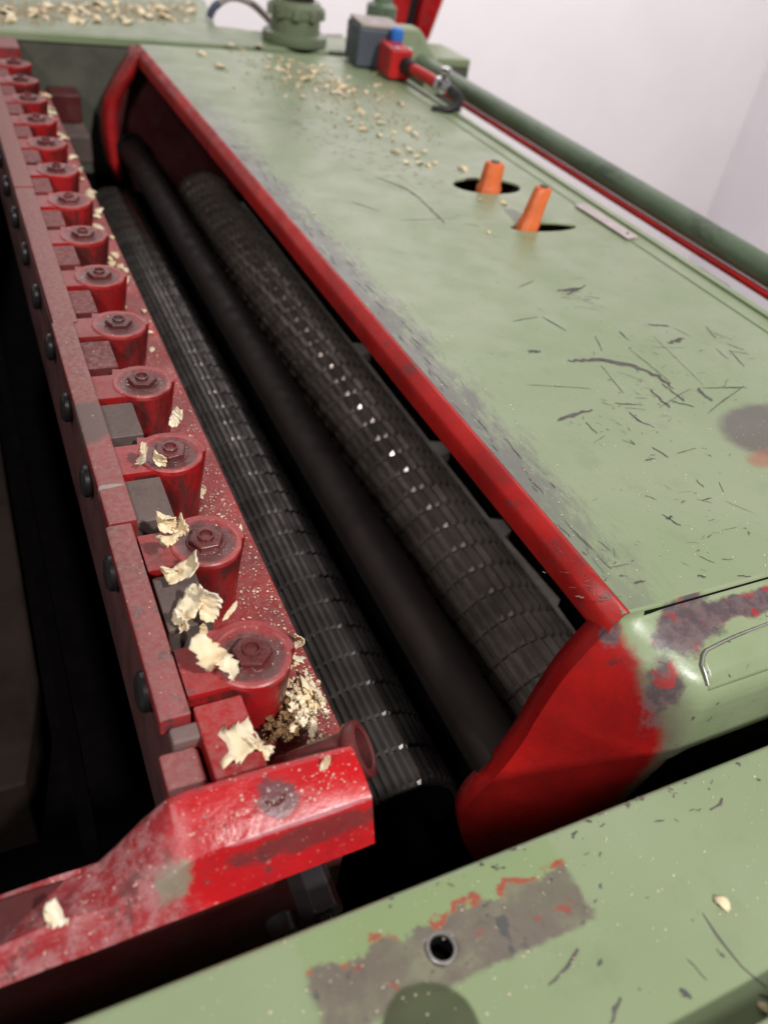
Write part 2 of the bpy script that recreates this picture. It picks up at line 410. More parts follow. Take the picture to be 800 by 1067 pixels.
def thing(name, label, cat, at=(0, 0, 0), group=None, rz=0):
    o = bpy.data.objects.new(name, None); COL.objects.link(o)
    o.location = Vector(at)*S; o.rotation_euler.z = rz; o.empty_display_size = .01
    o['_at'] = tuple(at); o['label'] = label; o['category'] = cat
    if group: o['group'] = group
    return o
def tag(o, label, cat, group=None, kind=None):
    o['label'] = label; o['category'] = cat
    if group: o['group'] = group
    if kind: o['kind'] = kind
    return o
# parts are built with their own origin, expressed relative to the parent's
def part(mb, name, mat, parent, at=None, **k):
    at = at if at is not None else tuple(parent['_at'])
    o = mb.build(name, mat, None, at=at, **k)
    o.parent = parent; o.location = (Vector(at)-Vector(parent['_at']))*S
    o['_at'] = tuple(at)
    return o

# ================================================================== SETTING
random.seed(7)
b = MB(); b.box((-14, 14, -8), (16.3, 14.5, 14)); o = b.build('back_wall', 'wall', smooth=0); o['kind'] = 'structure'
b = MB(); b.box((15.8, -12, -8), (16.3, 13.997, 14)); o = b.build('side_wall', 'wall_side', smooth=0); o['kind'] = 'structure'
b = MB(); b.box((-14, -12, -8.4), (16.3, 14.4, -8.003)); o = b.build('floor', 'floor', smooth=0); o['kind'] = 'structure'

# ================================================================== CASING (near and far cheeks of the machine, bed below)
CZ = -.08
near = thing('machine_casing', 'light green machine casing across the bottom with a bare grey rectangle and drilled hole', 'machine casing', (1.2, .1, -2.2))
hc = px(460, 988, z=CZ)
def plate_with_holes(outer, holes, z0, z1):
    mb = MB()
    loops = [outer]+holes
    pts = [Vector((p[0], p[1], 0)) for L in loops for p in L]
    vt = [mb.bm.verts.new((p.x, p.y, z1)) for p in pts]; vb = [mb.bm.verts.new((p.x, p.y, z0)) for p in pts]
    for V in (vt, vb):
        k = 0; E_ = []
        for L in loops:
            m = len(L)
            E_ += [mb.bm.edges.new((V[k+i], V[k+(i+1) % m])) for i in range(m)]
            k += m
        bmesh.ops.triangle_fill(mb.bm, edges=E_, use_beauty=True)
    k = 0
    for L in loops:
        m = len(L)
        for i in range(m):
            a, c = k+i, k+(i+1) % m
            mb.bm.faces.new([vt[a], vt[c], vb[c], vb[a]])
        k += m
    return mb
hole = [(hc[0]+.0165*math.cos(2*PI*i/28), hc[1]+.0165*math.sin(2*PI*i/28)) for i in range(28)]
mb = plate_with_holes([(-1.2, -.75), (3.4, -.75), (3.4, .387), (-1.2, .387)], [hole], CZ-.05, CZ)
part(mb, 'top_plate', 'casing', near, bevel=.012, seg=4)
mb = MB(); mb.box((-1.2, .30, -2.2), (3.4, .382, CZ-.052)); part(mb, 'side_wall_panel', 'green', near)
mb = MB(); mb.lathe([(.0163, .0), (.0163, -.012)], (hc[0], hc[1], CZ-.001), n=28, cap=False)
mb.lathe([(.0165, .0012), (.0195, .0012), (.0205, 0.0004)], (hc[0], hc[1], CZ), n=28, cap=False)
part(mb, 'screw_hole_rim', 'edge', near)
mb = MB(); mb.lathe([(.0162, -.004), (.0162, -.12), (0, -.12)], (hc[0], hc[1], CZ), n=28, cap=False); part(mb, 'screw_hole_bore', 'black', near)
# unseen ledge added out of view so its edge shades the lower right corner
mb = MB(); mb.box((.52, -.55, CZ+.002), (3.3, .065, -.010)); part(mb, 'added_shade_ledge', 'casing', near, bevel=.004)

far = thing('far_casing', 'grey-green far side of the machine casing, littered with wood chips behind the rollers', 'machine casing', (.5, 5.4, -2.2))
fy = 4.93
q1 = px(223, 28, z=0); q2 = px(214, 0, z=0)
mb = MB(); mb.prism([(-2.6, fy), (3.0, fy), (3.0, q1[1]+.0), (q1[0]+.02, q1[1]), (q2[0], q2[1]), (1.62, 7.4), (-2.6, 7.4)], -.05, 0)
part(mb, 'top_plate', 'green_far', far, bevel=.012, seg=3)
mb = MB(); mb.box((-2.6, fy+.006, -2.2), (3.0, fy+.10, -.702)); part(mb, 'lower_wall_shade_panel', 'pit', far)  # lower far wall blackened: shade of the well put into the colour
mb = MB(); mb.box((-2.6, fy+.012, -.70), (3.0, fy+.10, -.052)); part(mb, 'inner_wall_panel', metal('dirty_olive_panel', (.10, .10, .075), .6, 0, .35, .1), far)
p = px(68, 112, y=4.8)
mb = MB(); mb.box((p[0]-.07, 4.78, p[2]-.07), (p[0]+.08, fy+.01, p[2]+.07)); part(mb, 'wall_bracket', 'red_dark', far, bevel=.01)
p = px(78, 140, y=4.7)
mb = MB(); mb.box((p[0]-.1, 4.6, p[2]-.12), (p[0]+.07, fy+.01, p[2]+.03)); part(mb, 'wall_lug', 'block', far, bevel=.02)

mb = MB(); mb.box((-2.6, .383, -2.25), (3.0, 4.94, -2.2)); o = mb.build('machine_bed', 'pit'); tag(o, 'machine bed in the dark well under the rollers, shade painted in black', 'machine bed')
mb = MB(); mb.prism([(-2.6, 1.05), (-.10, 1.05), (-.045, 1.30), (-.045, 4.92), (-2.6, 4.92)], -.85, -.60)
o = mb.build('feed_table', 'brown', bevel=.01); tag(o, 'brown iron feed table at the left edge, below the red comb, darkened with painted shade', 'table')
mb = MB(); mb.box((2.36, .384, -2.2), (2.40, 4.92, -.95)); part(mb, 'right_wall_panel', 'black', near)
mb = MB(); mb.box((-.016, .70, -1.6), (.016, 4.90, -.62)); o = mb.build('guide_plate', 'pit', bevel=.004); tag(o, 'thin black upright plate between the dark table and the red comb', 'plate')

# ================================================================== ROLLERS
def roller(name, label, xc, zc, rad, y0, y1, N=46, P=.1, ph=0., tw=.0, dr=.0085, gap=.0012, mat='roller'):
    root = thing(name, label, 'roller', (xc, y0, zc))
    mb = MB(); nb = int(round((y1-y0)/P)); P = (y1-y0)/nb
    for k in range(nb):
        a, c = y0+k*P+gap, y0+(k+1)*P-gap
        rot = ph+tw*k*2*PI/N+(random.random()-.5)*.10*2*PI/N
        def ring(y, ro, ri):
            out = []
            for i in range(N):
                t = rot+2*PI*i/N; dt = 2*PI/N
                for (f, r) in ((0, ri), (.04, ro), (.12, ro), (.58, ri+.0015)):
                    out.append((xc+r*math.cos(t+f*dt), y, zc+r*math.sin(t+f*dt)))
            return out
        R0 = ring(a, rad-dr-.0008, rad-dr-.0008); R1 = ring(a+.009, rad, rad-dr); R2 = ring(c-.002, rad, rad-dr); R3 = ring(c, rad-dr-.0008, rad-dr-.0008)
        n = 4*N
        fs = [(r*n+i, r*n+(i+1) % n, (r+1)*n+(i+1) % n, (r+1)*n+i) for r in range(3) for i in range(n)]
        fs += [tuple(range(n-1, -1, -1)), tuple(range(3*n, 4*n))]
        mb.faces(R0+R1+R2+R3, fs)
    part(mb, 'toothed_sleeve', mat, root, smooth=20)
    mb = MB(); mb.cyl((xc, y0-.01, zc), (xc, y1+.01, zc), rad-.022, n=48)
    mb.cyl((xc, y0-.12, zc), (xc, y1+.10, zc), .05, n=32)
    part(mb, 'shaft', 'black', root)
    return root
random.seed(3)
roller('serrated_feed_roller', 'dark serrated steel roller with a bright strip, right beside the red comb', .695, -.815, .157, .80, 4.62, ph=.02, tw=.0, N=46, dr=.0095, gap=.0006)
roller('serrated_feed_roller', 'black toothed steel roller with brick-like rows under the green hood', 1.235, -.80, .175, .78, 4.75, ph=.05, tw=.30, N=34, dr=.0135, gap=.0032, mat='roller_dark')
rd = thing('round_steel_rod', 'plain dark brown round rod running between the two toothed rollers', 'rod', (.832, .72, -.5))
mb = MB(); mb.cyl((.840, .70, -.50), (.840, 4.74, -.50), .067, n=48); part(mb, 'rod', 'rod', rd)
mb = MB(); mb.lathe([(.085, 0), (.09, .01), (.09, .03), (.076, .04)], (.832, 4.69, -.5), (0, 1, 0)); part(mb, 'collar', 'black', rd)
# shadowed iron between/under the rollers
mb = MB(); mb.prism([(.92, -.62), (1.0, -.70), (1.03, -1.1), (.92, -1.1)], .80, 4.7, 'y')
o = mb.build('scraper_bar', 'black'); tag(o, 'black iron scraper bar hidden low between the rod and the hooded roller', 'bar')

# grey casting with notches under the hood
kp = thing('notched_casting', 'light grey cast plate with dark notches glimpsed between hood lip and roller', 'casting', (1.5, 2.4, -.9))
mb = MB()
pr = []
y = .70
pts = [(1.44, .70)]
zz = -.80
inner = [(1.43, .70), (1.43, 4.7)]
outer = [(4.7, 1.470), (2.99, 1.470), (2.97, 1.53), (2.90, 1.53), (2.88, 1.475), (2.20, 1.475), (2.18, 1.53), (2.12, 1.53), (2.10, 1.475), (1.72, 1.475), (1.70, 1.52), (1.64, 1.52), (1.62, 1.48), (1.30, 1.50), (1.28, 1.475), (.95, 1.462), (.70, 1.455)]
mb.prism(inner+[(x, yy) for yy, x in outer], -.84, -.79)
part(mb, 'notched_edge', 'grey', kp, bevel=.004)
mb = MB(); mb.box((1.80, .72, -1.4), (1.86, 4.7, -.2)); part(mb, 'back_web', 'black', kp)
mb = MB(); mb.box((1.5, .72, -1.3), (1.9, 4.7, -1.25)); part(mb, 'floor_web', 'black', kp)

# ================================================================== RED COMB (chip breaker)
comb = thing('pressure_finger_comb', 'long dusty red iron comb of round bosses, running up the left side beside the roller', 'machine comb', (.29, .48, -.6))
Y0 = .82; PIT = .288; NF = 14
YE = Y0+PIT*(NF-1)+.16
mb = MB()
prof = [(.13, -.225), (.26, -.225), (.36, -.222), (.438, -.222), (.441, -.235), (.40, -.30), (.20, -.34), (.13, -.34)]
mb.prism(prof, .60, YE, 'y')
part(mb, 'base_plate', 'red', comb, bevel=.004)
mb = MB()
mb.prism([(.134, -.10), (.150, -.10), (.150, -.37), (.122, -.37), (.114, -.355), (.126, -.22), (.132, -.16)], .62, YE, 'y')
part(mb, 'side_plate', 'side', comb, bevel=.004)
# bar in sections, slightly uneven
ys = [.735, 1.195, 2.00, 2.95, YE]
for i in range(4):
    dz = (.0, .002, -.002, .001)[i]
    mb = MB()
    x0 = (.124, .131, .136, .136)[i]; x1 = (.172, .184, .196, .198)[i]
    mb.prism([(x0, -.098), (x0, -.064+dz), (x0+.006, -.060+dz), (x1, -.060+dz), (x1, -.16), (.155, -.16), (.155, -.098)], ys[i]+.002, ys[i+1]-.001, 'y')
    part(mb, 'bar_section', 'bar', comb, bevel=.003)
mb = MB(); mb.prism([(.112, -.10), (.112, -.088), (.165, -.088), (.172, -.10), (.172, -.20), (.12, -.20)], .615, .70, 'y')
mb.prism([(.135, -.10), (.135, -.075), (.185, -.075), (.19, -.12), (.19, -.20), (.14, -.20)], .702, .733, 'y')
part(mb, 'bar_end_lug', 'bar', comb, bevel=.006)
# the nearest long red arm
mb = MB(); mb.box((.182, .606, -.20), (.25, .609, -.10)); part(mb, 'end_arm', 'red', comb, bevel=.006)

def build_finger(c):
    r = .077; cx, ztop, zb = .293, -.062, -.24
    f = MB()
    rb_ = .068
    # arm plate with a rounded far shoulder
    pts = [(.176, c-.048), (.262, c-.050)]
    pts += [(cx+.0, c-.03), (cx+.076, c-.004)]
    for i in range(17):
        t = PI*.66*i/16
        pts.append((cx+.078*math.cos(t), c+.004+.078*math.sin(t)))
    pts += [(.238, c+.078), (.234, c+.052), (.176, c+.052)]
    n = len(pts)
    zs = ztop-.0045
    vs = [((cx+(x-cx)*.74, c+(y-c)*.74, zb) if x > .25 else (x, y*.0+c+(y-c)*.9, zb)) for x, y in pts]+[(x, y, zs-.004) for x, y in pts]+[(cx+(x-cx)*.965 if x > .24 else x, c+(y-c)*.97, zs) for x, y in pts]
    f.faces(vs, [(k*n+i, k*n+(i+1) % n, (k+1)*n+(i+1) % n, (k+1)*n+i) for k in range(2) for i in range(n)]+[tuple(range(2*n, 3*n)), tuple(range(n-1, -1, -1))])
    # tapered round boss with a dished top
    f.lathe([(rb_-.009, zb-ztop), (rb_, -.006), (rb_-.001, -.0025), (rb_-.004, 0), (rb_-.010, 0), (rb_-.014, -.0022), (.0, -.0022)], (cx, c, ztop), n=48)
    fo = part(f, 'pressure_finger', 'finger', comb, at=(cx, c, zb), smooth=30)
    # nut with washer and hollow stud
    q = MB()
    a0 = random.random()
    q.lathe([(.0375, -.003), (.0375, -.0005), (.036, .0002)], (cx, c, ztop), n=32)
    q.lathe([(.034, -.002), (.034, .009), (.0315, .0115), (.016, .012)], (cx, c, ztop), n=6, rot=a0)
    no = q.build('nut', 'nut', None, bevel=.0022, seg=2, at=(cx, c, ztop), smooth=25)
    no.parent = fo; no.location = (Vector((cx, c, ztop))-Vector(fo['_at']))*S
    q = MB()
    q.lathe([(.0160, .010), (.0158, .0165), (.0145, .0180), (.0125, .0180), (.0115, .016), (.0115, -.010), (0, -.010)], (cx, c, ztop), n=28)
    so = q.build('stud', 'nut', None, at=(cx, c, ztop)); so.parent = fo; so.location = no.location
    # spacer block in the slot on the near side
    k = MB(); k.box((.178, c-.196, -.19), (.256, c-.066, -.068))
    ko = k.build('spacer_block', 'block', None, bevel=.004, at=(.24, c-.13, -.19)); ko.parent = fo
    ko.location = (Vector((.24, c-.13, -.19))-Vector(fo['_at']))*S
    return fo
f0 = build_finger(Y0)
kids = list(f0.children)
M['block_red'] = red_paint('spacer_block_red', (.20, .03, .03), .8, .6, (.25, .12, .115), .7, .6)
for i in range(1, NF):
    g = f0.copy(); COL.objects.link(g); g.parent = comb; g.location = f0.location+Vector((0, PIT*i*S, 0))
    for ch in kids:
        d = ch.copy(); COL.objects.link(d); d.parent = g
        if ch.name.startswith('nut'): d.rotation_euler.z = random.uniform(0, 1.05)
        if ch.name.startswith('spacer'):
            d.location.z += random.uniform(-.004, .001)*S; d.location.y += random.uniform(-.003, .003)*S
            if i > 3:
                d.material_slots[0].link = 'OBJECT'; d.material_slots[0].material = M['block_red']
for ch in kids:
    if ch.name.startswith('spacer'):
        me = ch.data.copy(); ch.data = me; ch.material_slots[0].link = 'OBJECT'; ch.material_slots[0].material = M['red']
        for v in me.vertices:
            if v.co.y < 0: v.co.y -= .02*S
# side bolts
mb = MB(); byo = .862
mb.lathe([(.034, .0), (.036, .006), (.034, .014), (.026, .019), (.0, .020)], (.130, byo, -.145), (-1, 0, .12), n=28)
bo = part(mb, 'side_bolt', 'bolt', comb, at=(.130, byo, -.145), smooth=25)
for i in range(1, 14):
    g = bo.copy(); COL.objects.link(g); g.parent = comb; g.location = bo.location+Vector((0, .291*i*S, 0))
# far block of the comb
mb = MB(); mb.box((.05, YE+.004, -.30), (.34, 4.92, -.03)); part(mb, 'far_block', 'bar', comb, bevel=.012)
# near bearing stub with open ring
ax = Vector((.80, -.23, .53)).normalized(); c0 = Vector(px(375, 781, y=.615)); c0s = c0-ax*.135
mb = MB(); mb.lathe([(.037, 0), (.037, .115), (.045, .122), (.048, .133), (.046, .142), (.038, .144), (.033, .141), (.032, .07), (0, .07)], c0s, ax, n=40)
part(mb, 'bearing_stub', 'nut', comb, at=tuple(c0s))
mb = MB(); mb.lathe([(.0455, .120), (.0485, .128), (.0487, .136), (.0465, .1425)], c0s, ax, n=40, cap=False)
# end bracket: lofted along x from three measured edges
st = [ # x, back(z), top front(y,z), chamfer bottom z
 (.380, -.048, .517, -.060, -.126), (.366, -.045, .520, -.060, -.128), (.24, -.036, .520, -.062, -.133), (.135, -.034, .520, -.066, -.138),
 (.105, -.040, .517, -.074, -.140), (.070, -.075, .512, -.098, -.140), (.030, -.125, .512, -.124, -.142),
 (.005, -.152, .515, -.133, -.144), (-.02, -.160, .520, -.136, -.145), (-.06, -.170, .522, -.135, -.144), (-.10, -.19, .520, -.138, -.146), (-.14, -.215, .518, -.142, -.148), (-.40, -.33, .517, -.19, -.20)]
mb = MB(); rows = []
for x, zb, yf, zf, zc in st:
    rows.append([(x, .605, zc-.03), (x, .605, max(zb-.012, zc-.02)), (x, .598, zb-.003), (x, .588, zb), (x, (.588+yf)/2, (zb+zf)/2+.002), (x, yf+.006, zf), (x, yf-.001, zf-.004), (x, yf-.006, zf-.012), (x, .484, zc-.004), (x, .481, zc-.008), (x, .484, zc-.014), (x, .535, zc-.03), (x, .60, zc-.03)])
mb.grid(rows)
mb.faces(rows[0], [tuple(range(len(rows[0])))]); mb.faces(rows[-1], [tuple(range(len(rows[-1])))])
part(mb, 'end_bracket', 'bracket', comb, smooth=28)
mb = MB(); mb.box((-.40, .542, -.80), (.372, .600, -.168)); part(mb, 'bracket_web', 'red_dark', comb, bevel=.004)  # web coloured dark in place of the shade below the chamfer
p = px(60, 957, y=.555)
mb = MB(); mb.lathe([(.018, .0), (.020, .004), (.013, .005), (.011, -.004), (0, -.004)], (p[0], .555, p[2]), (-.1, -.1, 1), n=24)
part(mb, 'bolt_recess', 'block', comb, at=(p[0], .555, p[2]))
p = px(285, 830, z=-.052)
mb = MB(); mb.lathe([(.017, .002), (.0165, .005), (.012, .005), (.010, .001), (0, .001)], (p[0], p[1], -.052), (0, 0, 1), n=24)
part(mb, 'stop_screw', 'nut', comb, at=(p[0], p[1], -.052))
p = px(333, 945, y=.47)
mb = MB(); mb.lathe([(.034, -.07), (.034, .025), (.030, .028), (.016, .028), (.016, .045), (0, .046)], (p[0], .479, p[2]), (0, -1, 0), n=6)
mb.lathe([(.024, 0), (.024, .03), (0, .031)], (p[0]-.06, .479, p[2]-.01), (0, -1, 0), n=24)
part(mb, 'adjusting_nut', 'bolt', comb, at=(p[0], .479, p[2]), bevel=.002)

# ================================================================== HOOD
hood = thing('roller_hood', 'scratched light green sheet metal hood with red front lip over the rear roller', 'machine hood', (1.5, 2.7, -.9))
XL, XR, YN, YF = .945, 2.262, .662, 4.80
s1 = []; c1 = px(512, 193, z=0); 
for i in range(36):
    t = 2*PI*i/36
    s1.append((1.862+.148*math.cos(t), 2.765+.085*math.sin(t)*(1 if math.sin(t) > 0 else 1.05)))
s2 = [(1.865+.142*math.cos(2*PI*i/36), 2.352+.040*math.sin(2*PI*i/36)) for i in range(36)]
mb = plate_with_holes([(XL, YN), (XR, YN), (XR, YF), (XL-.022, YF)], [s1, s2], -.012, 0)
part(mb, 'top_plate', 'hood', hood, bevel=.005, seg=3)
# raised seam line near the right edge
mb = MB(); mb.box((2.150, YN+.02, -.001), (2.158, YF-.02, .004)); part(mb, 'edge_seam', 'hood', hood, bevel=.0018)
mb = MB(); mb.box((2.228, YN+.01, .0005), (XR-.002, YF-.01, .010)); part(mb, 'right_rim', 'hood', hood, bevel=.004)
mb = MB(); mb.box((XR-.02, YN+.002, -1.0), (XR-.002, YF, -.024)); part(mb, 'right_side', 'green', hood)
# red front lip, turned under
mb = MB(); rows = []
for y_ in np.linspace(YN-.002, YF, 30):
    k = (y_-YN)/(YF-YN); xx = XL-.022*k-.003+.0016*noise.noise(Vector((0, y_*3, 0)))
    rows.append([(xx+.004, y_, -.0006), (xx-.003, y_, -.0009), (xx-.007, y_, -.0035), (xx-.023, y_, -.021), (xx-.0265, y_, -.027), (xx-.028, y_, -.045), (xx-.028, y_, -.066-.012*k), (xx-.024, y_, -.072-.012*k), (xx+.02, y_, -.074-.012*k), (xx+.025, y_, -.060)])
mb.grid(rows); part(mb, 'front_lip', 'red_hood', hood, smooth=30, solid=.004)
# under-side: added dark gap box, and stiffener
mb = MB(); mb.box((1.25, YN+.02, -1.1), (XR-.03, YN+.05, -.30)); part(mb, 'dark_gap_box', 'black', hood)  # black box added so the gap under the pad stays dark
mb = MB(); mb.box((1.0, YN+.03, -.10), (1.80, YF-.04, -.06)); part(mb, 'stiffener', 'black', hood)
# near end: cheek swept round into a bulging end panel
zpath = [(0, 0), (.002, -.006), (.006, -.017), (.012, -.020), (.030, -.026), (.050, -.033), (.070, -.040), (.090, -.048), (.110, -.057), (.128, -.066), (.142, -.076), (.152, -.088), (.159, -.104), (.163, -.122), (.165, -.15), (.166, -.20), (.166, -.25), (.162, -.268), (.150, -.277), (.11, -.281), (.06, -.283), (0, -.287), (-.09, -.30), (-.09, -.36), (-.09, -.46), (-.09, -.52), (-.09, -.60), (-.09, -.72), (-.09, -.95)]
prof_z = [0, -.04, -.144, -.256, -.364, -.467, -.53, -.60, -.72, -.95]; prof_x = [.934, .912, .860, .834, .818, .782, .744, .735, .77, .88]
def cr(xs_, ks, vs):
    # smooth interpolation through the measured profile
    i = max(0, min(len(ks)-2, int(np.searchsorted(ks, xs_))-1)); t = min(max((xs_-ks[i])/(ks[i+1]-ks[i]), 0), 1)
    g = [(vs[min(j+1, len(vs)-1)]-vs[max(j-1, 0)])/(ks[min(j+1, len(ks)-1)]-ks[max(j-1, 0)]) for j in (i, i+1)]
    h = ks[i+1]-ks[i]
    return (2*t**3-3*t*t+1)*vs[i]+(t**3-2*t*t+t)*h*g[0]+(3*t*t-2*t**3)*vs[i+1]+(t**3-t*t)*h*g[1]
def sst(v): v = min(max(v, 0), 1); return v*v*(3-2*v)
dense = []
for i in range(len(zpath)-1):
    (d0, z0), (d1, z1) = zpath[i], zpath[i+1]
    n_ = max(1, int(math.hypot(d1-d0, z1-z0)/.006)) if z1 > -.31 else 6
    dense += [(d0+(d1-d0)*k/n_, z0+(z1-z0)*k/n_) for k in range(n_)]
dense.append(zpath[-1])
# outline of the raised pad, measured on the sloping end panel: x -> y
pe = [px(u, v, z=-.05) for u, v in ((704, 712), (706, 702), (716, 691), (735, 680), (765, 666), (800, 653), (860, 630))]
PADX0 = pe[0][0]
def pad_h(x, y):
    ye = float(np.interp(x, [p[0] for p in pe], [p[1] for p in pe]))
    return sst((ye-y)/.007)*sst((x-PADX0+.002)/.008)
us = [0, .004, .01]+list(np.linspace(.02, .5, 70))+list(np.linspace(.52, 1, 16))
mb = MB(); rows = []
def cheek_row(d, z, low):
    xf = cr(-z, [-a for a in prof_z], prof_x)
    row = [(xf+.012, YN+.05, z), (xf+.003, YN+.02, z)]
    for u in us:
        x = xf+(XR-xf)*(u**1.5)
        tt = min(max((x-xf)/(1.055-xf), 0), 1)
        wv = math.sin(tt*PI/2)**1.35
        de = d
        if z < -.255:
            A = .166*max(0, 1-max(0, -.27-z)*.9)
            de = A+(d-A)*sst((x-1.035)/.055)
        row.append((x, YN-wv*de, z))
    return row
mb.grid([cheek_row(d, z, False) for d, z in dense])
ck = part(mb, 'end_cheek', 'cheek', hood, smooth=60, solid=.008, soff=1)
mb = MB(); mb.box((.985, YN-.0045, -.05), (XR, YN-.0005, -.008)); part(mb, 'joint_shade_strip', 'black', hood)  # black strip stands in for the shade in the joint
# far end cheek (red inside) with front edge band
fz = [.0, -.05, -.244, -.411, -.56, -.75]; fx = [.895, .87, .737, .719, .723, .80]
poly = list(zip(fx, fz))+[(1.5, -.75), (1.5, -.0225), (.92, -.0225)]
poly[0] = (.893, -.024)
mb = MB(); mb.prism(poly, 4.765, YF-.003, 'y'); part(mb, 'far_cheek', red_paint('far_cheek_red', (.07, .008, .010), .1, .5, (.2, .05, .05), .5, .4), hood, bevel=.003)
mb = MB(); rows = []
for x, z in list(zip([.897, .872, .80, .742, .722, .717, .723, .75], [-.004, -.05, -.15, -.244, -.33, -.411, -.56, -.66])):
    rows.append([(x+.05, 4.70, z-.008), (x+.012, 4.69, z), (x, 4.70, z), (x-.012, 4.75, z), (x-.014, YF, z)])
mb.grid(rows); part(mb, 'far_cheek_edge', 'red', hood, smooth=60, solid=.012)
# raised pad pressed into the end panel, with a bare bright rim
def surf_z(y): return float(np.interp(YN-y, [d for d, z in zpath[:14]], [z for d, z in zpath[:14]]))
pxs = [p[0] for p in pe]; pys = [p[1] for p in pe]
sl_ = (pys[-1]-pys[-3])/(pxs[-1]-pxs[-3])
outl = [(x, float(np.interp(x, pxs, pys))) for x in np.linspace(pxs[0], pxs[-1], 40)]
outl = [(x, sum(o_[1] for o_ in outl[max(0, i-2):i+3])/len(outl[max(0, i-2):i+3])) for i, (x, _) in enumerate(outl)]
outl = [o_ for o_ in outl if o_[0] > 1.045]
outl[0] = (outl[0][0], outl[0][1]-.016); outl[1] = (outl[1][0], outl[1][1]-.005)
outl.append((XR-.003, min(YN-.02, outl[-1][1]+.02)))
mb = MB(); rows = []
for k in range(16):
    t_ = k/15; row = []
    for x, yt in outl:
        yb = YN-.150
        y_ = yt+(yb-yt)*t_
        lift = .0095*sst((1-t_)/.35)*(1 if t_ > .05 else .6)
        row.append((x, y_, surf_z(y_)+lift))
    rows.append(row)
mb.grid(rows); part(mb, 'raised_pad', 'cheek', hood, smooth=50, solid=.010, soff=-1)
ep = [(x, y_+.0008, surf_z(y_)+.006) for x, y_ in outl]
ep = [(outl[0][0]-.001, outl[0][1]-.03, surf_z(outl[0][1]-.03)+.005), (outl[0][0]-.001, outl[0][1]-.012, surf_z(outl[0][1]-.012)+.006)]+ep
mb = MB(); mb.tube(ep, [max(.0007, .0026-.00004*i) for i in range(len(ep))], 8); part(mb, 'bare_pad_edge', 'edge', hood, smooth=60)
# crack in the paint where the cheek meets the top
q = [px(u, v, z=z_) for u, v, z_ in ((628, 664, -.03), (640, 676, -.035), (655, 693, -.05), (668, 708, -.065), (680, 722, -.08))]

# scratches and flecks on the hood top: thin bare marks in the paint
def marks(name, mat, polys, z, parent, thick=.0009):
    mb = MB()
    for pl, wd in polys:
        P = [Vector((p[0], p[1], 0)) for p in pl]
        if len(P) == 2: P = [P[0], P[0].lerp(P[1], .3)+Vector((random.uniform(-.002, .002), random.uniform(-.002, .002), 0)), P[0].lerp(P[1], .7)+Vector((random.uniform(-.002, .002), random.uniform(-.002, .002), 0)), P[1]]
        Q = []
        for i in range(len(P)-1):
            n_ = max(2, int((P[i+1]-P[i]).length/.012))
            for k in range(n_): Q.append(P[i].lerp(P[i+1], k/n_))
        Q.append(P[-1]); n = len(Q); L = []; Rr = []
        for i, p in enumerate(Q):
            d = (Q[min(i+1, n-1)]-Q[max(i-1, 0)]).normalized(); nn = Vector((-d.y, d.x, 0))
            ww = wd*(.25+.75*math.sin(PI*min(max((i+.4)/(n-.2), 0), 1))**.5)*random.uniform(.45, 1.15)
            j = random.uniform(-.3, .3)*wd
            L.append((p+nn*(ww/2+j))); Rr.append((p-nn*(ww/2-j)))
        vs = [(v.x, v.y, z+thick) for v in L]+[(v.x, v.y, z+thick) for v in Rr]
        mb.faces(vs, [(i, i+1, n+i+1, n+i) for i in range(n-1)])
    o = part(mb, name, mat, parent, smooth=0); o['kind'] = 'stuff'; return o
def H(*pl): return [px(u, v, z=0) for u, v in pl]
random.seed(11)
faint = []
sc = [(H((592, 376), (625, 374), (655, 380), (685, 392), (702, 405)), .019), (H((582, 439), (590, 434), (602, 430), (617, 427)), .014),
      (H((732, 404), (778, 404)), .005), (H((737, 431), (775, 402)), .004), (H((727, 404), (741, 418)), .014), (H((677, 406), (690, 418), (698, 425)), .012),
      (H((655, 430), (664, 438), (676, 443)), .008), (H((679, 466), (696, 477)), .006), (H((690, 536), (709, 548)), .006), (H((694, 541), (700, 538)), .006),
      (H((392, 184), (424, 197), (438, 207), (447, 216), (464, 233)), .010), (H((366, 210), (396, 220)), .005), (H((417, 229), (474, 227)), .004),
      (H((550, 366), (563, 366)), .016), (H((603, 300), (580, 303)), .014), (H((590, 307), (610, 297)), .012), (H((675, 338), (697, 340)), .014), (H((697, 358), (712, 352)), .018),
      (H((620, 350), (627, 366)), .005), (H((645, 345), (655, 355)), .006), (H((657, 365), (700, 400)), .003), (H((625, 380), (650, 410)), .003), (H((550, 401), (616, 405)), .003),
      (H((680, 350), (733, 402)), .0025), (H((760, 365), (775, 382)), .004), (H((757, 358), (775, 365)), .004), (H((700, 418), (723, 424)), .007), (H((640, 420), (668, 422)), .006),
      (H((610, 440), (622, 452)), .005), (H((690, 400), (712, 418)), .008), (H((686, 425), (720, 405)), .003), (H((672, 480), (683, 478)), .005), (H((705, 473), (725, 467)), .003), (H((725, 500), (733, 508)), .004),
      (H((660, 608), (672, 606)), .006), (H((768, 600), (782, 601)), .005), (H((727, 601), (735, 601)), .008), (H((735, 340), (745, 352)), .006),
      (H((535, 335), (560, 330)), .005), (H((540, 300), (556, 292)), .004), (H((565, 330), (590, 345)), .005)]
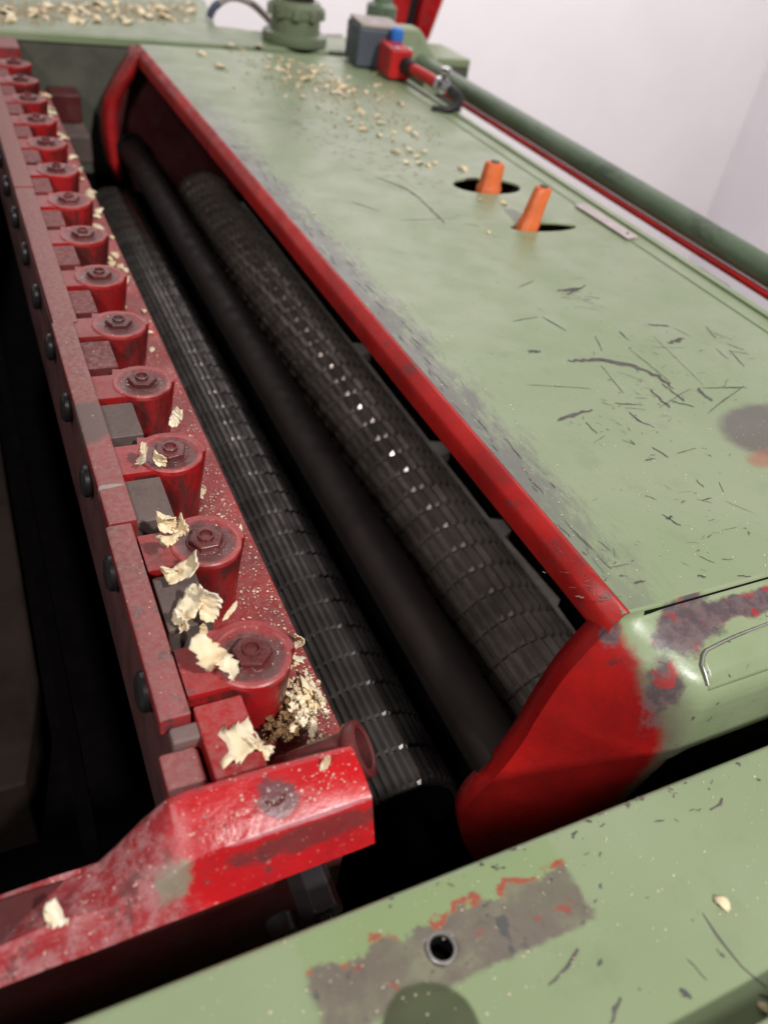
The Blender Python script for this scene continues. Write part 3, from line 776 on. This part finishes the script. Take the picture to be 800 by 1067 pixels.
for (u0, v0, u1, v1, n_, L) in ((600, 340, 740, 450, 45, .035), (570, 400, 720, 480, 34, .02), (540, 280, 640, 340, 26, .04), (660, 480, 780, 600, 26, .02), (480, 220, 560, 280, 12, .03), (700, 330, 790, 420, 12, .05), (560, 560, 690, 640, 26, .02), (420, 130, 540, 260, 14, .03)):
    for _ in range(n_):
        u = random.triangular(u0, u1); v = random.triangular(v0, v1)
        p = px(u, v, z=0); a = random.choice([.1, -.9, -.5, 1.2, -.7])+random.gauss(0, .3); l = L*random.expovariate(1.6)+.004
        (faint if random.random() < .62 else sc).append(([(p[0], p[1]), (p[0]+l*math.cos(a), p[1]+l*math.sin(a))], random.choice([.0010, .0016, .0024, .0040])))
marks('paint_scratches', 'scratch', sc, 0, hood)
marks('faint_scuffs', 'scratch_faint', faint, 0, hood, .0007)
# flaky dark streaks along the lip
sl = []
for _ in range(90):
    y_ = random.uniform(.75, 3.2); x_ = XL-.01*(y_-.66)/4+.008+abs(random.gauss(0, .032))
    if x_ < XL+.006: continue
    l = random.uniform(.01, .07); sl.append(([(x_, y_), (x_+random.uniform(-.006, .006), y_+l)], random.choice([.0012, .002, .003])))
marks('lip_scuffs', 'scratch', sl, 0, hood, .0011)
sc = []
for (u0, v0, u1, v1, n_) in ((640, 960, 760, 1060, 5),):
    pass
C_ = lambda *pl: [px(u, v, z=CZ) for u, v in pl]
cs = [(C_((572, 1028), (590, 1008), (603, 990)), .005), (C_((636, 1067), (646, 1040)), .006), (C_((732, 952), (752, 982), (772, 1008), (798, 1030)), .0035), (C_((716, 1000), (736, 1022)), .002),
      (C_((740, 845), (750, 838), (752, 832)), .004), (C_((718, 846), (730, 843)), .002), (C_((682, 857), (692, 855)), .003)]
for _ in range(40):
    u = random.uniform(340, 790); v0 = 932-.403*(u-400)
    v = v0+random.uniform(6, 22 if random.random() < .6 else 110)
    if v > 1060: continue
    p = px(u, v, z=CZ); a = random.gauss(0, .5); l = random.uniform(.002, .012)
    cs.append(([(p[0], p[1]), (p[0]+l*math.cos(a), p[1]+l*math.sin(a))], random.choice([.0015, .0025, .004])))
marks('paint_scratches', 'scratch', cs, CZ, near)

# small aluminium tag on the hood
p0, p1 = px(599, 214, z=0), px(661, 251, z=0)
tg = thing('metal_tag', 'small pale pinkish metal strip lying near the right edge of the green hood', 'metal tag', (2.165, 2.36, 0))
mb = MB(); mb.prism([(2.135, 2.20), (2.195, 2.21), (2.185, 2.54), (2.125, 2.53)], .0055, .0105); part(mb, 'strip', 'tag', tg, bevel=.002)
mb = MB(); mb.lathe([(.006, .0105), (.006, .013), (0, .014)], (2.165, 2.24, 0), n=16); part(mb, 'rivet', 'nut', tg)
mb = MB(); mb.box((2.268, 1.83, -.03), (2.315, 1.99, -.012)); o = mb.build('side_clip', 'block', bevel=.004); tag(o, 'small dark clip on the outer right edge of the green hood', 'clip')

# orange lever knobs standing in the two slots
def lever(base, top, w0, w1, label):
    t_ = thing('lever_knob', label, 'knob', base, 'orange knobs in the hood slots')
    a, c = Vector(base), Vector(top); rows = []
    mb = MB(); n = 8; d = (c-a)
    rings = []
    for k, wv in ((-.35, w0), (0, w0), (.28, w0*1.02), (.36, w0*.90), (.55, w1*1.06), (.9, w1), (1, w1*.86)):
        p = a+d*k
        for i in range(n):
            t = 2*PI*(i+.5)/n
            rings.append((p.x+wv*.5*math.copysign(abs(math.cos(t))**.7, math.cos(t)), p.y+wv*.42*math.copysign(abs(math.sin(t))**.7, math.sin(t)), p.z))
    K = 7
    fs = [(k*n+i, k*n+(i+1) % n, (k+1)*n+(i+1) % n, (k+1)*n+i) for k in range(K-1) for i in range(n)]+[tuple(range(n-1, -1, -1)), tuple(range((K-1)*n, K*n))]
    mb.faces(rings, fs); part(mb, 'grip', 'orange', t_, bevel=.006, smooth=45)
    mb = MB(); mb.cyl((c.x, c.y, c.z-.002), (c.x, c.y, c.z+.004), w1*.22, n=16); part(mb, 'cap_screw', 'scratch', t_)
    return t_
b0 = px(514, 207, z=-.02)
lever((b0[0], b0[1]+.05, -.03), (b0[0]+.012, b0[1]+.06, .10), .098, .08, 'stubby upright orange knob in the wide oval slot, the farther one')
b1 = px(549, 239, z=0)
lever((b1[0]+.01, 2.352, -.03), (b1[0]+.06, 2.375, .135), .082, .066, 'taller leaning orange knob in the narrow slot, the nearer one')
mb = MB(); mb.box((1.6, 2.0, -.55), (2.2, 3.1, -.5)); o = part(mb, 'lever_housing', 'black', hood)

# ================================================================== RAIL, FAR FITTINGS
tb = thing('green_tube_rail', 'chipped dark green tube rail with a red strip below, slanting past the hood', 'rail', (2.545, 3.0, 0))
mb = MB(); mb.cyl((2.55, .3, 0), (2.55, 4.75, 0), .050, n=40); part(mb, 'tube', 'tube', tb)
mb = MB(); mb.box((2.48, .3, -.058), (2.515, 4.75, -.040)); part(mb, 'red_strip', 'red_clean', tb, bevel=.003)
p = [px(u, v, y=4.85) for u, v in ((392, 22), (430, 25), (442, 45), (452, 65), (470, 90), (440, 96), (415, 80), (390, 50))]
mb = MB(); mb.prism([(a[0], a[2]) for a in p], 4.75, 4.86, 'y'); part(mb, 'end_lug', 'green', tb, bevel=.02, seg=3)

gp = px(315, 52, z=0)
gx, gy = 1.87, 5.08
sp = thing('spindle_post', 'green ribbed collar with dark spindle standing on the far casing', 'post', (gx, gy, 0))
mb = MB()
n = 40; prof = [(.140, 0), (.145, .03), (.140, .13), (.150, .14), (.150, .19), (.13, .215), (.08, .22)]
mb.lathe(prof, (gx, gy, .002), n=n)
mb.lathe([(.185, 0), (.19, .02), (.185, .05), (.155, .06)], (gx, gy, .003), n=n)
part(mb, 'collar', 'post_green', sp, smooth=30)
mb = MB()
for i in range(10):
    t = 2*PI*i/10; mb.box((gx+.150*math.cos(t)-.02, gy+.150*math.sin(t)-.02, .135), (gx+.150*math.cos(t)+.02, gy+.150*math.sin(t)+.02, .185), rz=t)
part(mb, 'grip_ribs', 'post_green', sp, bevel=.006)
mb = MB(); mb.lathe([(.10, .21), (.10, .26), (.085, .27), (.085, .9)], (gx, gy, 0), n=32); part(mb, 'spindle', M['rod'], sp)

sb = thing('switch_box', 'blue-grey switch box with red block and blue button at the hood corner', 'switch', (2.12, 4.6, 0))
A = px(358, 62, z=.0); 
mb = MB(); mb.box((2.03, 4.42, .002), (2.10, 4.78, .26)); 
mb = MB(); mb.box((2.04, 4.50, .012), (2.34, 4.82, .235), rz=-.15); part(mb, 'housing', 'bluegrey', sb, bevel=.012)
mb = MB(); mb.box((2.05, 4.51, .237), (2.33, 4.81, .262), rz=-.15); part(mb, 'lid', 'beige', sb, bevel=.008)
mb = MB(); mb.box((2.13, 4.22, .012), (2.28, 4.47, .19), rz=-.1); part(mb, 'contact_block', 'switch_red', sb, bevel=.02)
mb = MB(); mb.lathe([(.04, 0), (.045, .02), (.045, .06), (.03, .075), (0, .078)], (2.25, 4.45, .19), n=24); part(mb, 'button', 'blue', sb)
mb = MB(); mb.lathe([(.014, 0), (.012, .006), (0, .008)], (2.16, 4.24, .19), n=16); mb.lathe([(.014, 0), (.012, .006), (0, .008)], (2.25, 4.24, .19), n=16); part(mb, 'screw', 'chrome', sb)

sb.scale = (.84, .84, .84)
hl = thing('clamp_lever', 'red and black clamp lever with a shiny chrome nut beside the switch', 'lever', (2.22, 4.0, 0))
mb = MB(); mb.tube([(2.22, 4.22, .10), (2.23, 4.10, .10)], [.055, .04], 20); part(mb, 'sleeve', 'rubber', hl)
mb = MB(); mb.tube([(2.23, 4.10, .10), (2.27, 3.86, .09)], .034, 20); part(mb, 'red_shank', 'switch_red', hl)
mb = MB(); mb.lathe([(.034, 0), (.052, .01), (.052, .05), (.03, .06), (.025, .13), (0, .14)], (2.275, 3.84, .09), (.15, -1, 0), n=6, rot=.3); mb.lathe([(.0, .05), (.03, .04), (.036, .02), (.03, 0)], (2.30, 3.82, .14), n=20)
part(mb, 'chrome_nut', 'chrome', hl, bevel=.005)
mb = MB(); mb.tube([(2.29, 3.70, .09), (2.29, 3.60, .07), (2.26, 3.56, .03), (2.20, 3.56, .016), (2.12, 3.60, .014)], [.032, .03, .026, .022, .014], 16); part(mb, 'hook', 'rubber', hl, smooth=60)

hl.scale = (.85, .85, .85); hl.location.y += .12*S; hl.location.x -= .01*S
cb = thing('power_cable', 'beige cable looping behind the far casing against the white wall', 'cable', (1.7, 5.6, 0))
def bez(P, n=24):
    P = [Vector(p) for p in P]; out = []
    for i in range(len(P)-1):
        p0 = P[max(i-1, 0)]; p1 = P[i]; p2 = P[i+1]; p3 = P[min(i+2, len(P)-1)]
        for k in range(n):
            t = k/n
            out.append(.5*((2*p1)+(-p0+p2)*t+(2*p0-5*p1+4*p2-p3)*t*t+(-p0+3*p1-3*p2+p3)*t**3))
    out.append(P[-1]); return out
cp = [px(u, v, y=5.5) for u, v in ((218, 18), (224, 6), (240, -3), (260, 2), (278, 18), (292, 36))]
mb = MB(); mb.tube(bez(cp[1:]), .02, 12); part(mb, 'cable', 'cable', cb, smooth=60)
mb = MB(); mb.tube(bez(cp[:3], 10)[:14], .0225, 12); part(mb, 'dark_sleeve', 'cable_dark', cb, smooth=60)
cp = [px(u, v, y=5.35) for u, v in ((222, 30), (250, 33), (280, 38), (330, 38), (356, 38))]
mb = MB(); mb.tube(bez(cp), .016, 12); part(mb, 'lower_cable', 'cable', cb, smooth=60)

ps = thing('red_channel_post', 'leaning red channel post with a dark slot, at the top behind the switch', 'post', (3.0, 6.2, -2))
def strip(us, y_, t0, mat, nm):
    q = [px(u, v, y=y_) for u, v in us]
    mb = MB(); mb.prism([(a[0], a[2]) for a in q], y_, y_+t0, 'y'); part(mb, nm, mat, ps, bevel=.004)
strip(((438, -60), (484, -60), (444, 46), (398, 60)), 6.30, .04, 'rubber', 'dark_web')
strip(((455, -60), (484, -60), (447, 40), (430, 48)), 6.2, .08, 'red_clean', 'right_flange')
strip(((424, -60), (441, -60), (421, 32), (404, 34)), 6.2, .08, 'red_clean', 'left_flange')
q = px(397, 14, y=5.6)
gk = thing('green_fitting', 'small dark green fitting at the top, left of the red post', 'fitting', q)
mb = MB(); mb.lathe([(.09, -.4), (.09, -.03), (.10, -.02), (.10, .05), (.06, .07), (.05, .30)], q, n=24); part(mb, 'handle', 'tube', gk)

# ================================================================== WOOD SHAVINGS AND CHIPS
def ribbon(seed, length, width, curl, crinkle=.3, taper=.6):
    """a thin curled plane shaving in its own local frame"""
    rnd = random.Random(seed); mb = MB(); nu = 26; nv = 6; rows = []
    ang = rnd.uniform(0, 1); x = z = 0; ds = length/nu
    o1 = rnd.uniform(0, 50)
    for i in range(nu+1):
        u = i/nu
        ang += curl/nu*(1+.8*math.sin(u*7+o1))
        x += ds*math.cos(ang); z += ds*math.sin(ang)*.8
        row = []
        for j in range(nv+1):
            v = j/nv-.5
            wv = width*(1-taper*abs(2*u-1)**3)*(1+.25*noise.noise(Vector((u*6+o1, v*2, 0))))
            rag = crinkle*width*noise.noise(Vector((u*9, v*3+o1, 2)))
            if j in (0, nv): rag += rnd.uniform(-.2, .2)*width
            row.append((x+rag*.5, v*wv+rag*.4*(2*abs(v)), z+crinkle*.7*width*noise.noise(Vector((u*5+o1, v*4, 7)))+abs(v)*width*.18))
        rows.append(row)
    mb.grid(rows)
    zmin = min(v[2] for r in rows for v in r); xm = sum(v[0] for r in rows for v in r)/((nu+1)*(nv+1))
    for v in mb.bm.verts: v.co.z -= zmin; v.co.x -= xm
    return mb
def place(o, p, rz=0, rx=0, ry=0, s=1):
    o.location = Vector(p)*S; o.rotation_euler = (rx, ry, rz); o.scale = (s, s, s)
SH = [ # u, v, z-plane, length, width, curl, rz, label
 (183, 441, -.055, .040, .022, 1.2, .5, 'thin pale shaving at the far rim of the third nearest boss'),
 (150, 482, -.050, .050, .026, 2.0, -.3, 'left cream shaving of the pair on the third nearest boss'),
 (163, 486, -.047, .036, .024, 2.6, .8, 'right cream shaving of the pair on the third nearest boss'),
 (207, 514, -.215, .034, .022, 2.2, 1.0, 'little bent shaving lying at the foot of the third boss'),
 (172, 554, -.050, .050, .030, 3.2, .9, 'crumpled cream shaving on the left arm of the second boss'),
 (189, 553, -.044, .046, .026, 2.0, .2, 'cream shaving touching the nut of the second boss'),
 (178, 577, -.052, .070, .030, 3.0, 1.5, 'upright curled shaving in the gap before the second boss'),
 (194, 602, -.050, .070, .032, 1.6, -.15, 'broad flat cream shaving in front of the second boss'),
 (176, 604, -.052, .050, .022, 2.5, 1.3, 'narrow twisted shaving left of the broad flat one'),
 (200, 640, -.056, .060, .038, 1.4, .5, 'rounded cream shaving beside the left rim of the nearest boss'),
 (216, 645, -.050, .062, .030, 2.0, .8, 'pale folded shaving between the two nearest bosses'),
 (192, 656, -.060, .046, .024, 2.5, .1, 'small curled shaving resting against the worn red bar'),
 (222, 690, -.056, .085, .030, 3.2, -1.1, 'long ragged shaving hanging over the end arm'),
 (232, 704, -.062, .052, .028, 3.6, -.7, 'short curled shaving at the end of the long ragged one'),
 (250, 785, -.090, .075, .044, 3.8, .2, 'fat curled cream shaving behind the red end bracket'),
 (266, 789, -.085, .044, .030, 3.6, 1.1, 'tightly rolled shaving next to the fat one behind the bracket'),
 (300, 697, -.215, .050, .024, 2.5, 1.4, 'upright shaving right of the nearest boss'),
 (312, 672, -.215, .034, .018, 3.0, .4, 'small crumpled shaving by the right edge of the comb'),
 (60, 956, -.145, .034, .026, 4.5, .3, 'knot of yellowish shaving in the bolt hole of the left arm'),
 (318, 728, -.205, .060, .036, 2.8, .6, 'large pale flake on top of the shavings heap'),
]
for i, (u, v, z, L, W, cu, rz, lab) in enumerate(SH):
    mb = ribbon(i+40, L*1.35, W*1.35, cu*.8, .22)
    o = mb.build('wood_shaving', 'wood', smooth=60, solid=.0016)
    place(o, px(u, v, z=z), rz, random.uniform(-.4, .4), random.uniform(-.3, .3))
    tag(o, lab, 'wood shaving', 'shavings on the red comb')
SP = [(250, 560, -.221, .05, .009, 1.2, 'thin straight splinter on the red ledge right of the second boss'), (240, 640, -.060, .045, .010, .6, 'thin splinter lying on the far rim of the nearest boss'),
      (322, 712, -.221, .05, .009, 2.0, 'thin splinter on the red edge above the shavings heap'), (212, 668, -.05, .055, .012, 1.5, 'narrow strip between the two lumps of shavings on the nearest boss arm'),
      (338, 800, -.045, .035, .012, .3, 'short white strip lying on the bright red bracket'), (193, 395, -.5, .0, .0, 0, '')]
for i, (u, v, z, L, W, rz, lab) in enumerate(SP[:5]):
    mb = ribbon(i+90, L, W, .9, .3, .9); o = mb.build('wood_shaving', 'wood', smooth=60, solid=.0014)
    place(o, px(u, v, z=z), rz); tag(o, lab, 'wood shaving', 'shavings on the red comb')
# heap behind the end bracket
random.seed(5)
def heap_shavings():
    protos = []
    for k in range(6):
        mb = ribbon(200+k, .032, .013, 3.0+k*.4, .6); protos.append(mb.build('small_shaving', 'wood', smooth=60, solid=.0012).data)
    for o in list(COL.objects):
        if o.name.startswith('small_shaving'): bpy.data.objects.remove(o)
    dark = [m.copy() for m in protos]
    for m in dark: m.materials[0] = M['wood_dark']
    n = 0
    for i in range(170):
        t = random.random()
        u = random.gauss(312, 15); v = random.gauss(737, 14)
        isd = u < 305 and v > 730
        if random.random() < .3: u = random.uniform(275, 308); v = random.uniform(748, 772); isd = True
        if u+(.0) > 338 or u < 272: continue
        if v < 690 or v > 775: continue
        p = px(u, v, z=-.205+random.uniform(0, .045))
        o = bpy.data.objects.new('small_shaving', random.choice(dark if isd else protos)); COL.objects.link(o)
        place(o, p, random.uniform(0, 6.3), random.uniform(-1, 1), random.uniform(-1, 1), random.uniform(.5, 1.15))
        tag(o, 'tiny curled shaving, shade painted in brown, in the heap behind the bracket' if isd else 'tiny pale curled shaving in the heap beside the nearest boss', 'wood shaving',
            'shade-browned shavings in the heap' if isd else 'pale shavings in the heap')
heap_shavings()

# chips as small bent flakes, copied
def flake_data(seed, l, wd):
    rnd = random.Random(seed); mb = MB(); rows = []
    for i in range(6):
        u = i/5; row = []
        for j in range(4):
            v = j/3
            row.append((u*l-l/2+rnd.uniform(-.1, .1)*l, (v-.5)*wd*(1-.5*abs(2*u-1)**2)+rnd.uniform(-.1, .1)*wd, l*.22*math.sin(u*PI)+rnd.uniform(0, .08)*l))
        rows.append(row)
    mb.grid(rows); o = mb.build('wood_chip', 'wood', smooth=60, solid=.003); me = o.data; bpy.data.objects.remove(o); return me
FL = [flake_data(k, .05, .032) for k in range(6)]
def chip(p, s, label, group):
    o = bpy.data.objects.new('wood_chip', random.choice(FL)); COL.objects.link(o)
    m = o.modifiers.new('solid', 'SOLIDIFY'); m.thickness = .004*S
    place(o, p, random.uniform(0, 6.3), random.uniform(-.3, .3), random.uniform(-.3, .3), s)
    tag(o, label, 'wood chip', group); return o
random.seed(21)
hoodspots = [(210, 56, 1.2), (230, 70, 1.3), (228, 68, .9), (270, 48, 1), (240, 47, 1), (325, 75, 1.3), (318, 83, 1.5), (356, 92, 1.6), (352, 97, 1.2), (335, 68, .9), (300, 68, .8), (362, 42, .7), (388, 70, .7), (413, 82, .7), (417, 108, .9), (392, 122, 1.0), (395, 128, .8), (377, 135, 1.0), (378, 118, .7), (425, 135, 1.1), (432, 140, .9), (410, 138, .7), (412, 158, .9), (427, 157, 1.0), (434, 163, .8), (442, 158, .8), (423, 169, .8), (437, 170, .8), (446, 172, .7), (452, 170, .7), (395, 141, .8), (366, 130, .6), (390, 77, .6), (345, 75, .8), (482, 176, 1.0), (525, 212, .8), (509, 242, .4), (500, 208, .4), (298, 100, .6), (327, 222, .3)]
for u, v, s in hoodspots: chip(px(u, v, z=.002), s*.88, 'small pale wood chip scattered on the far half of the green hood', 'chips on the hood')
for _ in range(95):
    u = random.triangular(240, 420, 320); v = 45+(u-240)*.28+abs(random.gauss(0, 16))
    if u > 350 and v < 75: continue
    chip(px(u, v, z=.002), random.uniform(.25, .7), 'small pale wood chip scattered on the far half of the green hood', 'chips on the hood')
for _ in range(110):
    u = random.uniform(-5, 200); v = random.triangular(0, 25, 12)
    p = px(u, v, z=.002)
    if p[1] < 5.0 or p[1] > 7.2: continue
    chip(p, min(1.7, .3+random.expovariate(2.2)), 'wood chip in the litter on top of the far casing', 'chips on the far casing')
for _ in range(55):
    y_ = random.uniform(2.0, YE)
    x_ = random.uniform(.365, .428)
    chip((x_, y_, -.220), random.uniform(.4, 1.15)*min(1, .45+(y_-1.5)/4), 'pale wood chip on the red ledge right of the far bosses', 'chips on the comb ledge')
for u, v, s, lab in ((752, 942, .50, 'small rectangular wood chip standing out on the right of the near casing'), (797, 1052, .4, 'pinkish wood chip in the shaded lower right corner of the casing')):
    o = chip(px(u, v, z=CZ+.001), s, lab, 'chips on the near casing'); o.rotation_euler = (0, 0, 2.0)

# sawdust: uncountable specks
def specks(name, pts, label, rmin, rmax, mat='dust'):
    mb = MB()
    for p in pts:
        r = random.uniform(rmin, rmax)*random.choice([.5, .7, 1, 1.3]); a = random.uniform(0, PI); ca, sa = math.cos(a), math.sin(a); e = random.uniform(.3, 1)
        x, y_, z = p
        vs = [(x+ca*r, y_+sa*r, z+r*.3), (x-sa*r*e, y_+ca*r*e, z), (x-ca*r, y_-sa*r, z+r*.2), (x+sa*r*e, y_-ca*r*e, z), (x, y_, z+r*.8)]
        mb.faces(vs, [(0, 1, 4), (1, 2, 4), (2, 3, 4), (3, 0, 4)])
    o = mb.build(name, mat, smooth=0); tag(o, label, 'sawdust', kind='stuff'); return o
random.seed(37)
P_ = []
for _ in range(2600):
    u = random.uniform(-5, 205); v = random.triangular(-4, 27, 10); p = px(u, v, z=.002)
    if 4.97 < p[1] < 7.2: P_.append(p)
for _ in range(900):
    u = random.triangular(230, 470, 340); v = 42+(u-240)*.36+abs(random.gauss(0, 22)); p = px(u, v, z=.0015)
    if p[1] < 4.75 and p[0] < 2.0: P_.append(p)
specks('sawdust', P_, 'brownish dust and crumbs on the far end of the machine top', .002, .009, 'dust_brown')
random.seed(31)
P_ = []
for _ in range(1500):
    y_ = .62+abs(random.gauss(0, 1.0)); x_ = random.uniform(.345, .433)
    if y_ > YE: continue
    P_.append((x_, y_, -.2215))
for _ in range(500):
    u = random.gauss(315, 16); v = random.gauss(730, 20); p = px(u, v, z=-.2215)
    if p[0] > .437 or p[1] < .62: continue
    P_.append(p)
specks('sawdust', P_, 'fine pale sawdust sprinkled along the red ledge of the comb', .0010, .0032)
P_ = []
for _ in range(420):
    k = random.randrange(NF); c = Y0+PIT*k; t = random.uniform(0, 6.3); r = .068*random.random()**.5
    P_.append((.293+r*math.cos(t), c+r*math.sin(t), -.0605))
for _ in range(160): P_.append((random.uniform(.13, .36), random.uniform(.53, .585), -.046))
specks('sawdust', P_, 'fine sawdust grains on the round tops of the bosses', .0007, .0018)
P_ = []
for _ in range(1500):
    u = random.uniform(330, 800); v = random.uniform(150, 640); p = px(u, v, z=.0005)
    if .95 < p[0] < 2.2 and p[1] > .68: P_.append(p)
specks('sawdust', P_, 'tiny pale dust specks all over the green hood top', .0006, .0022)
P_ = []
for _ in range(320):
    u = random.uniform(200, 800); v = 932-.403*(u-400)+random.uniform(5, 170)
    p = px(u, v, z=CZ+.0005)
    if v < 1067 and p[1] < .38: P_.append(p)
for u, v in ((548, 993), (560, 990), (565, 1015), (545, 997), (608, 935), (610, 950), (645, 965), (660, 933), (687, 928), (644, 864)):
    for _ in range(3): p = px(u+random.uniform(-3, 3), v+random.uniform(-2, 2), z=CZ+.0005); P_.append(p)
specks('sawdust', P_, 'tiny pale dust specks on the near green casing', .0006, .0020)
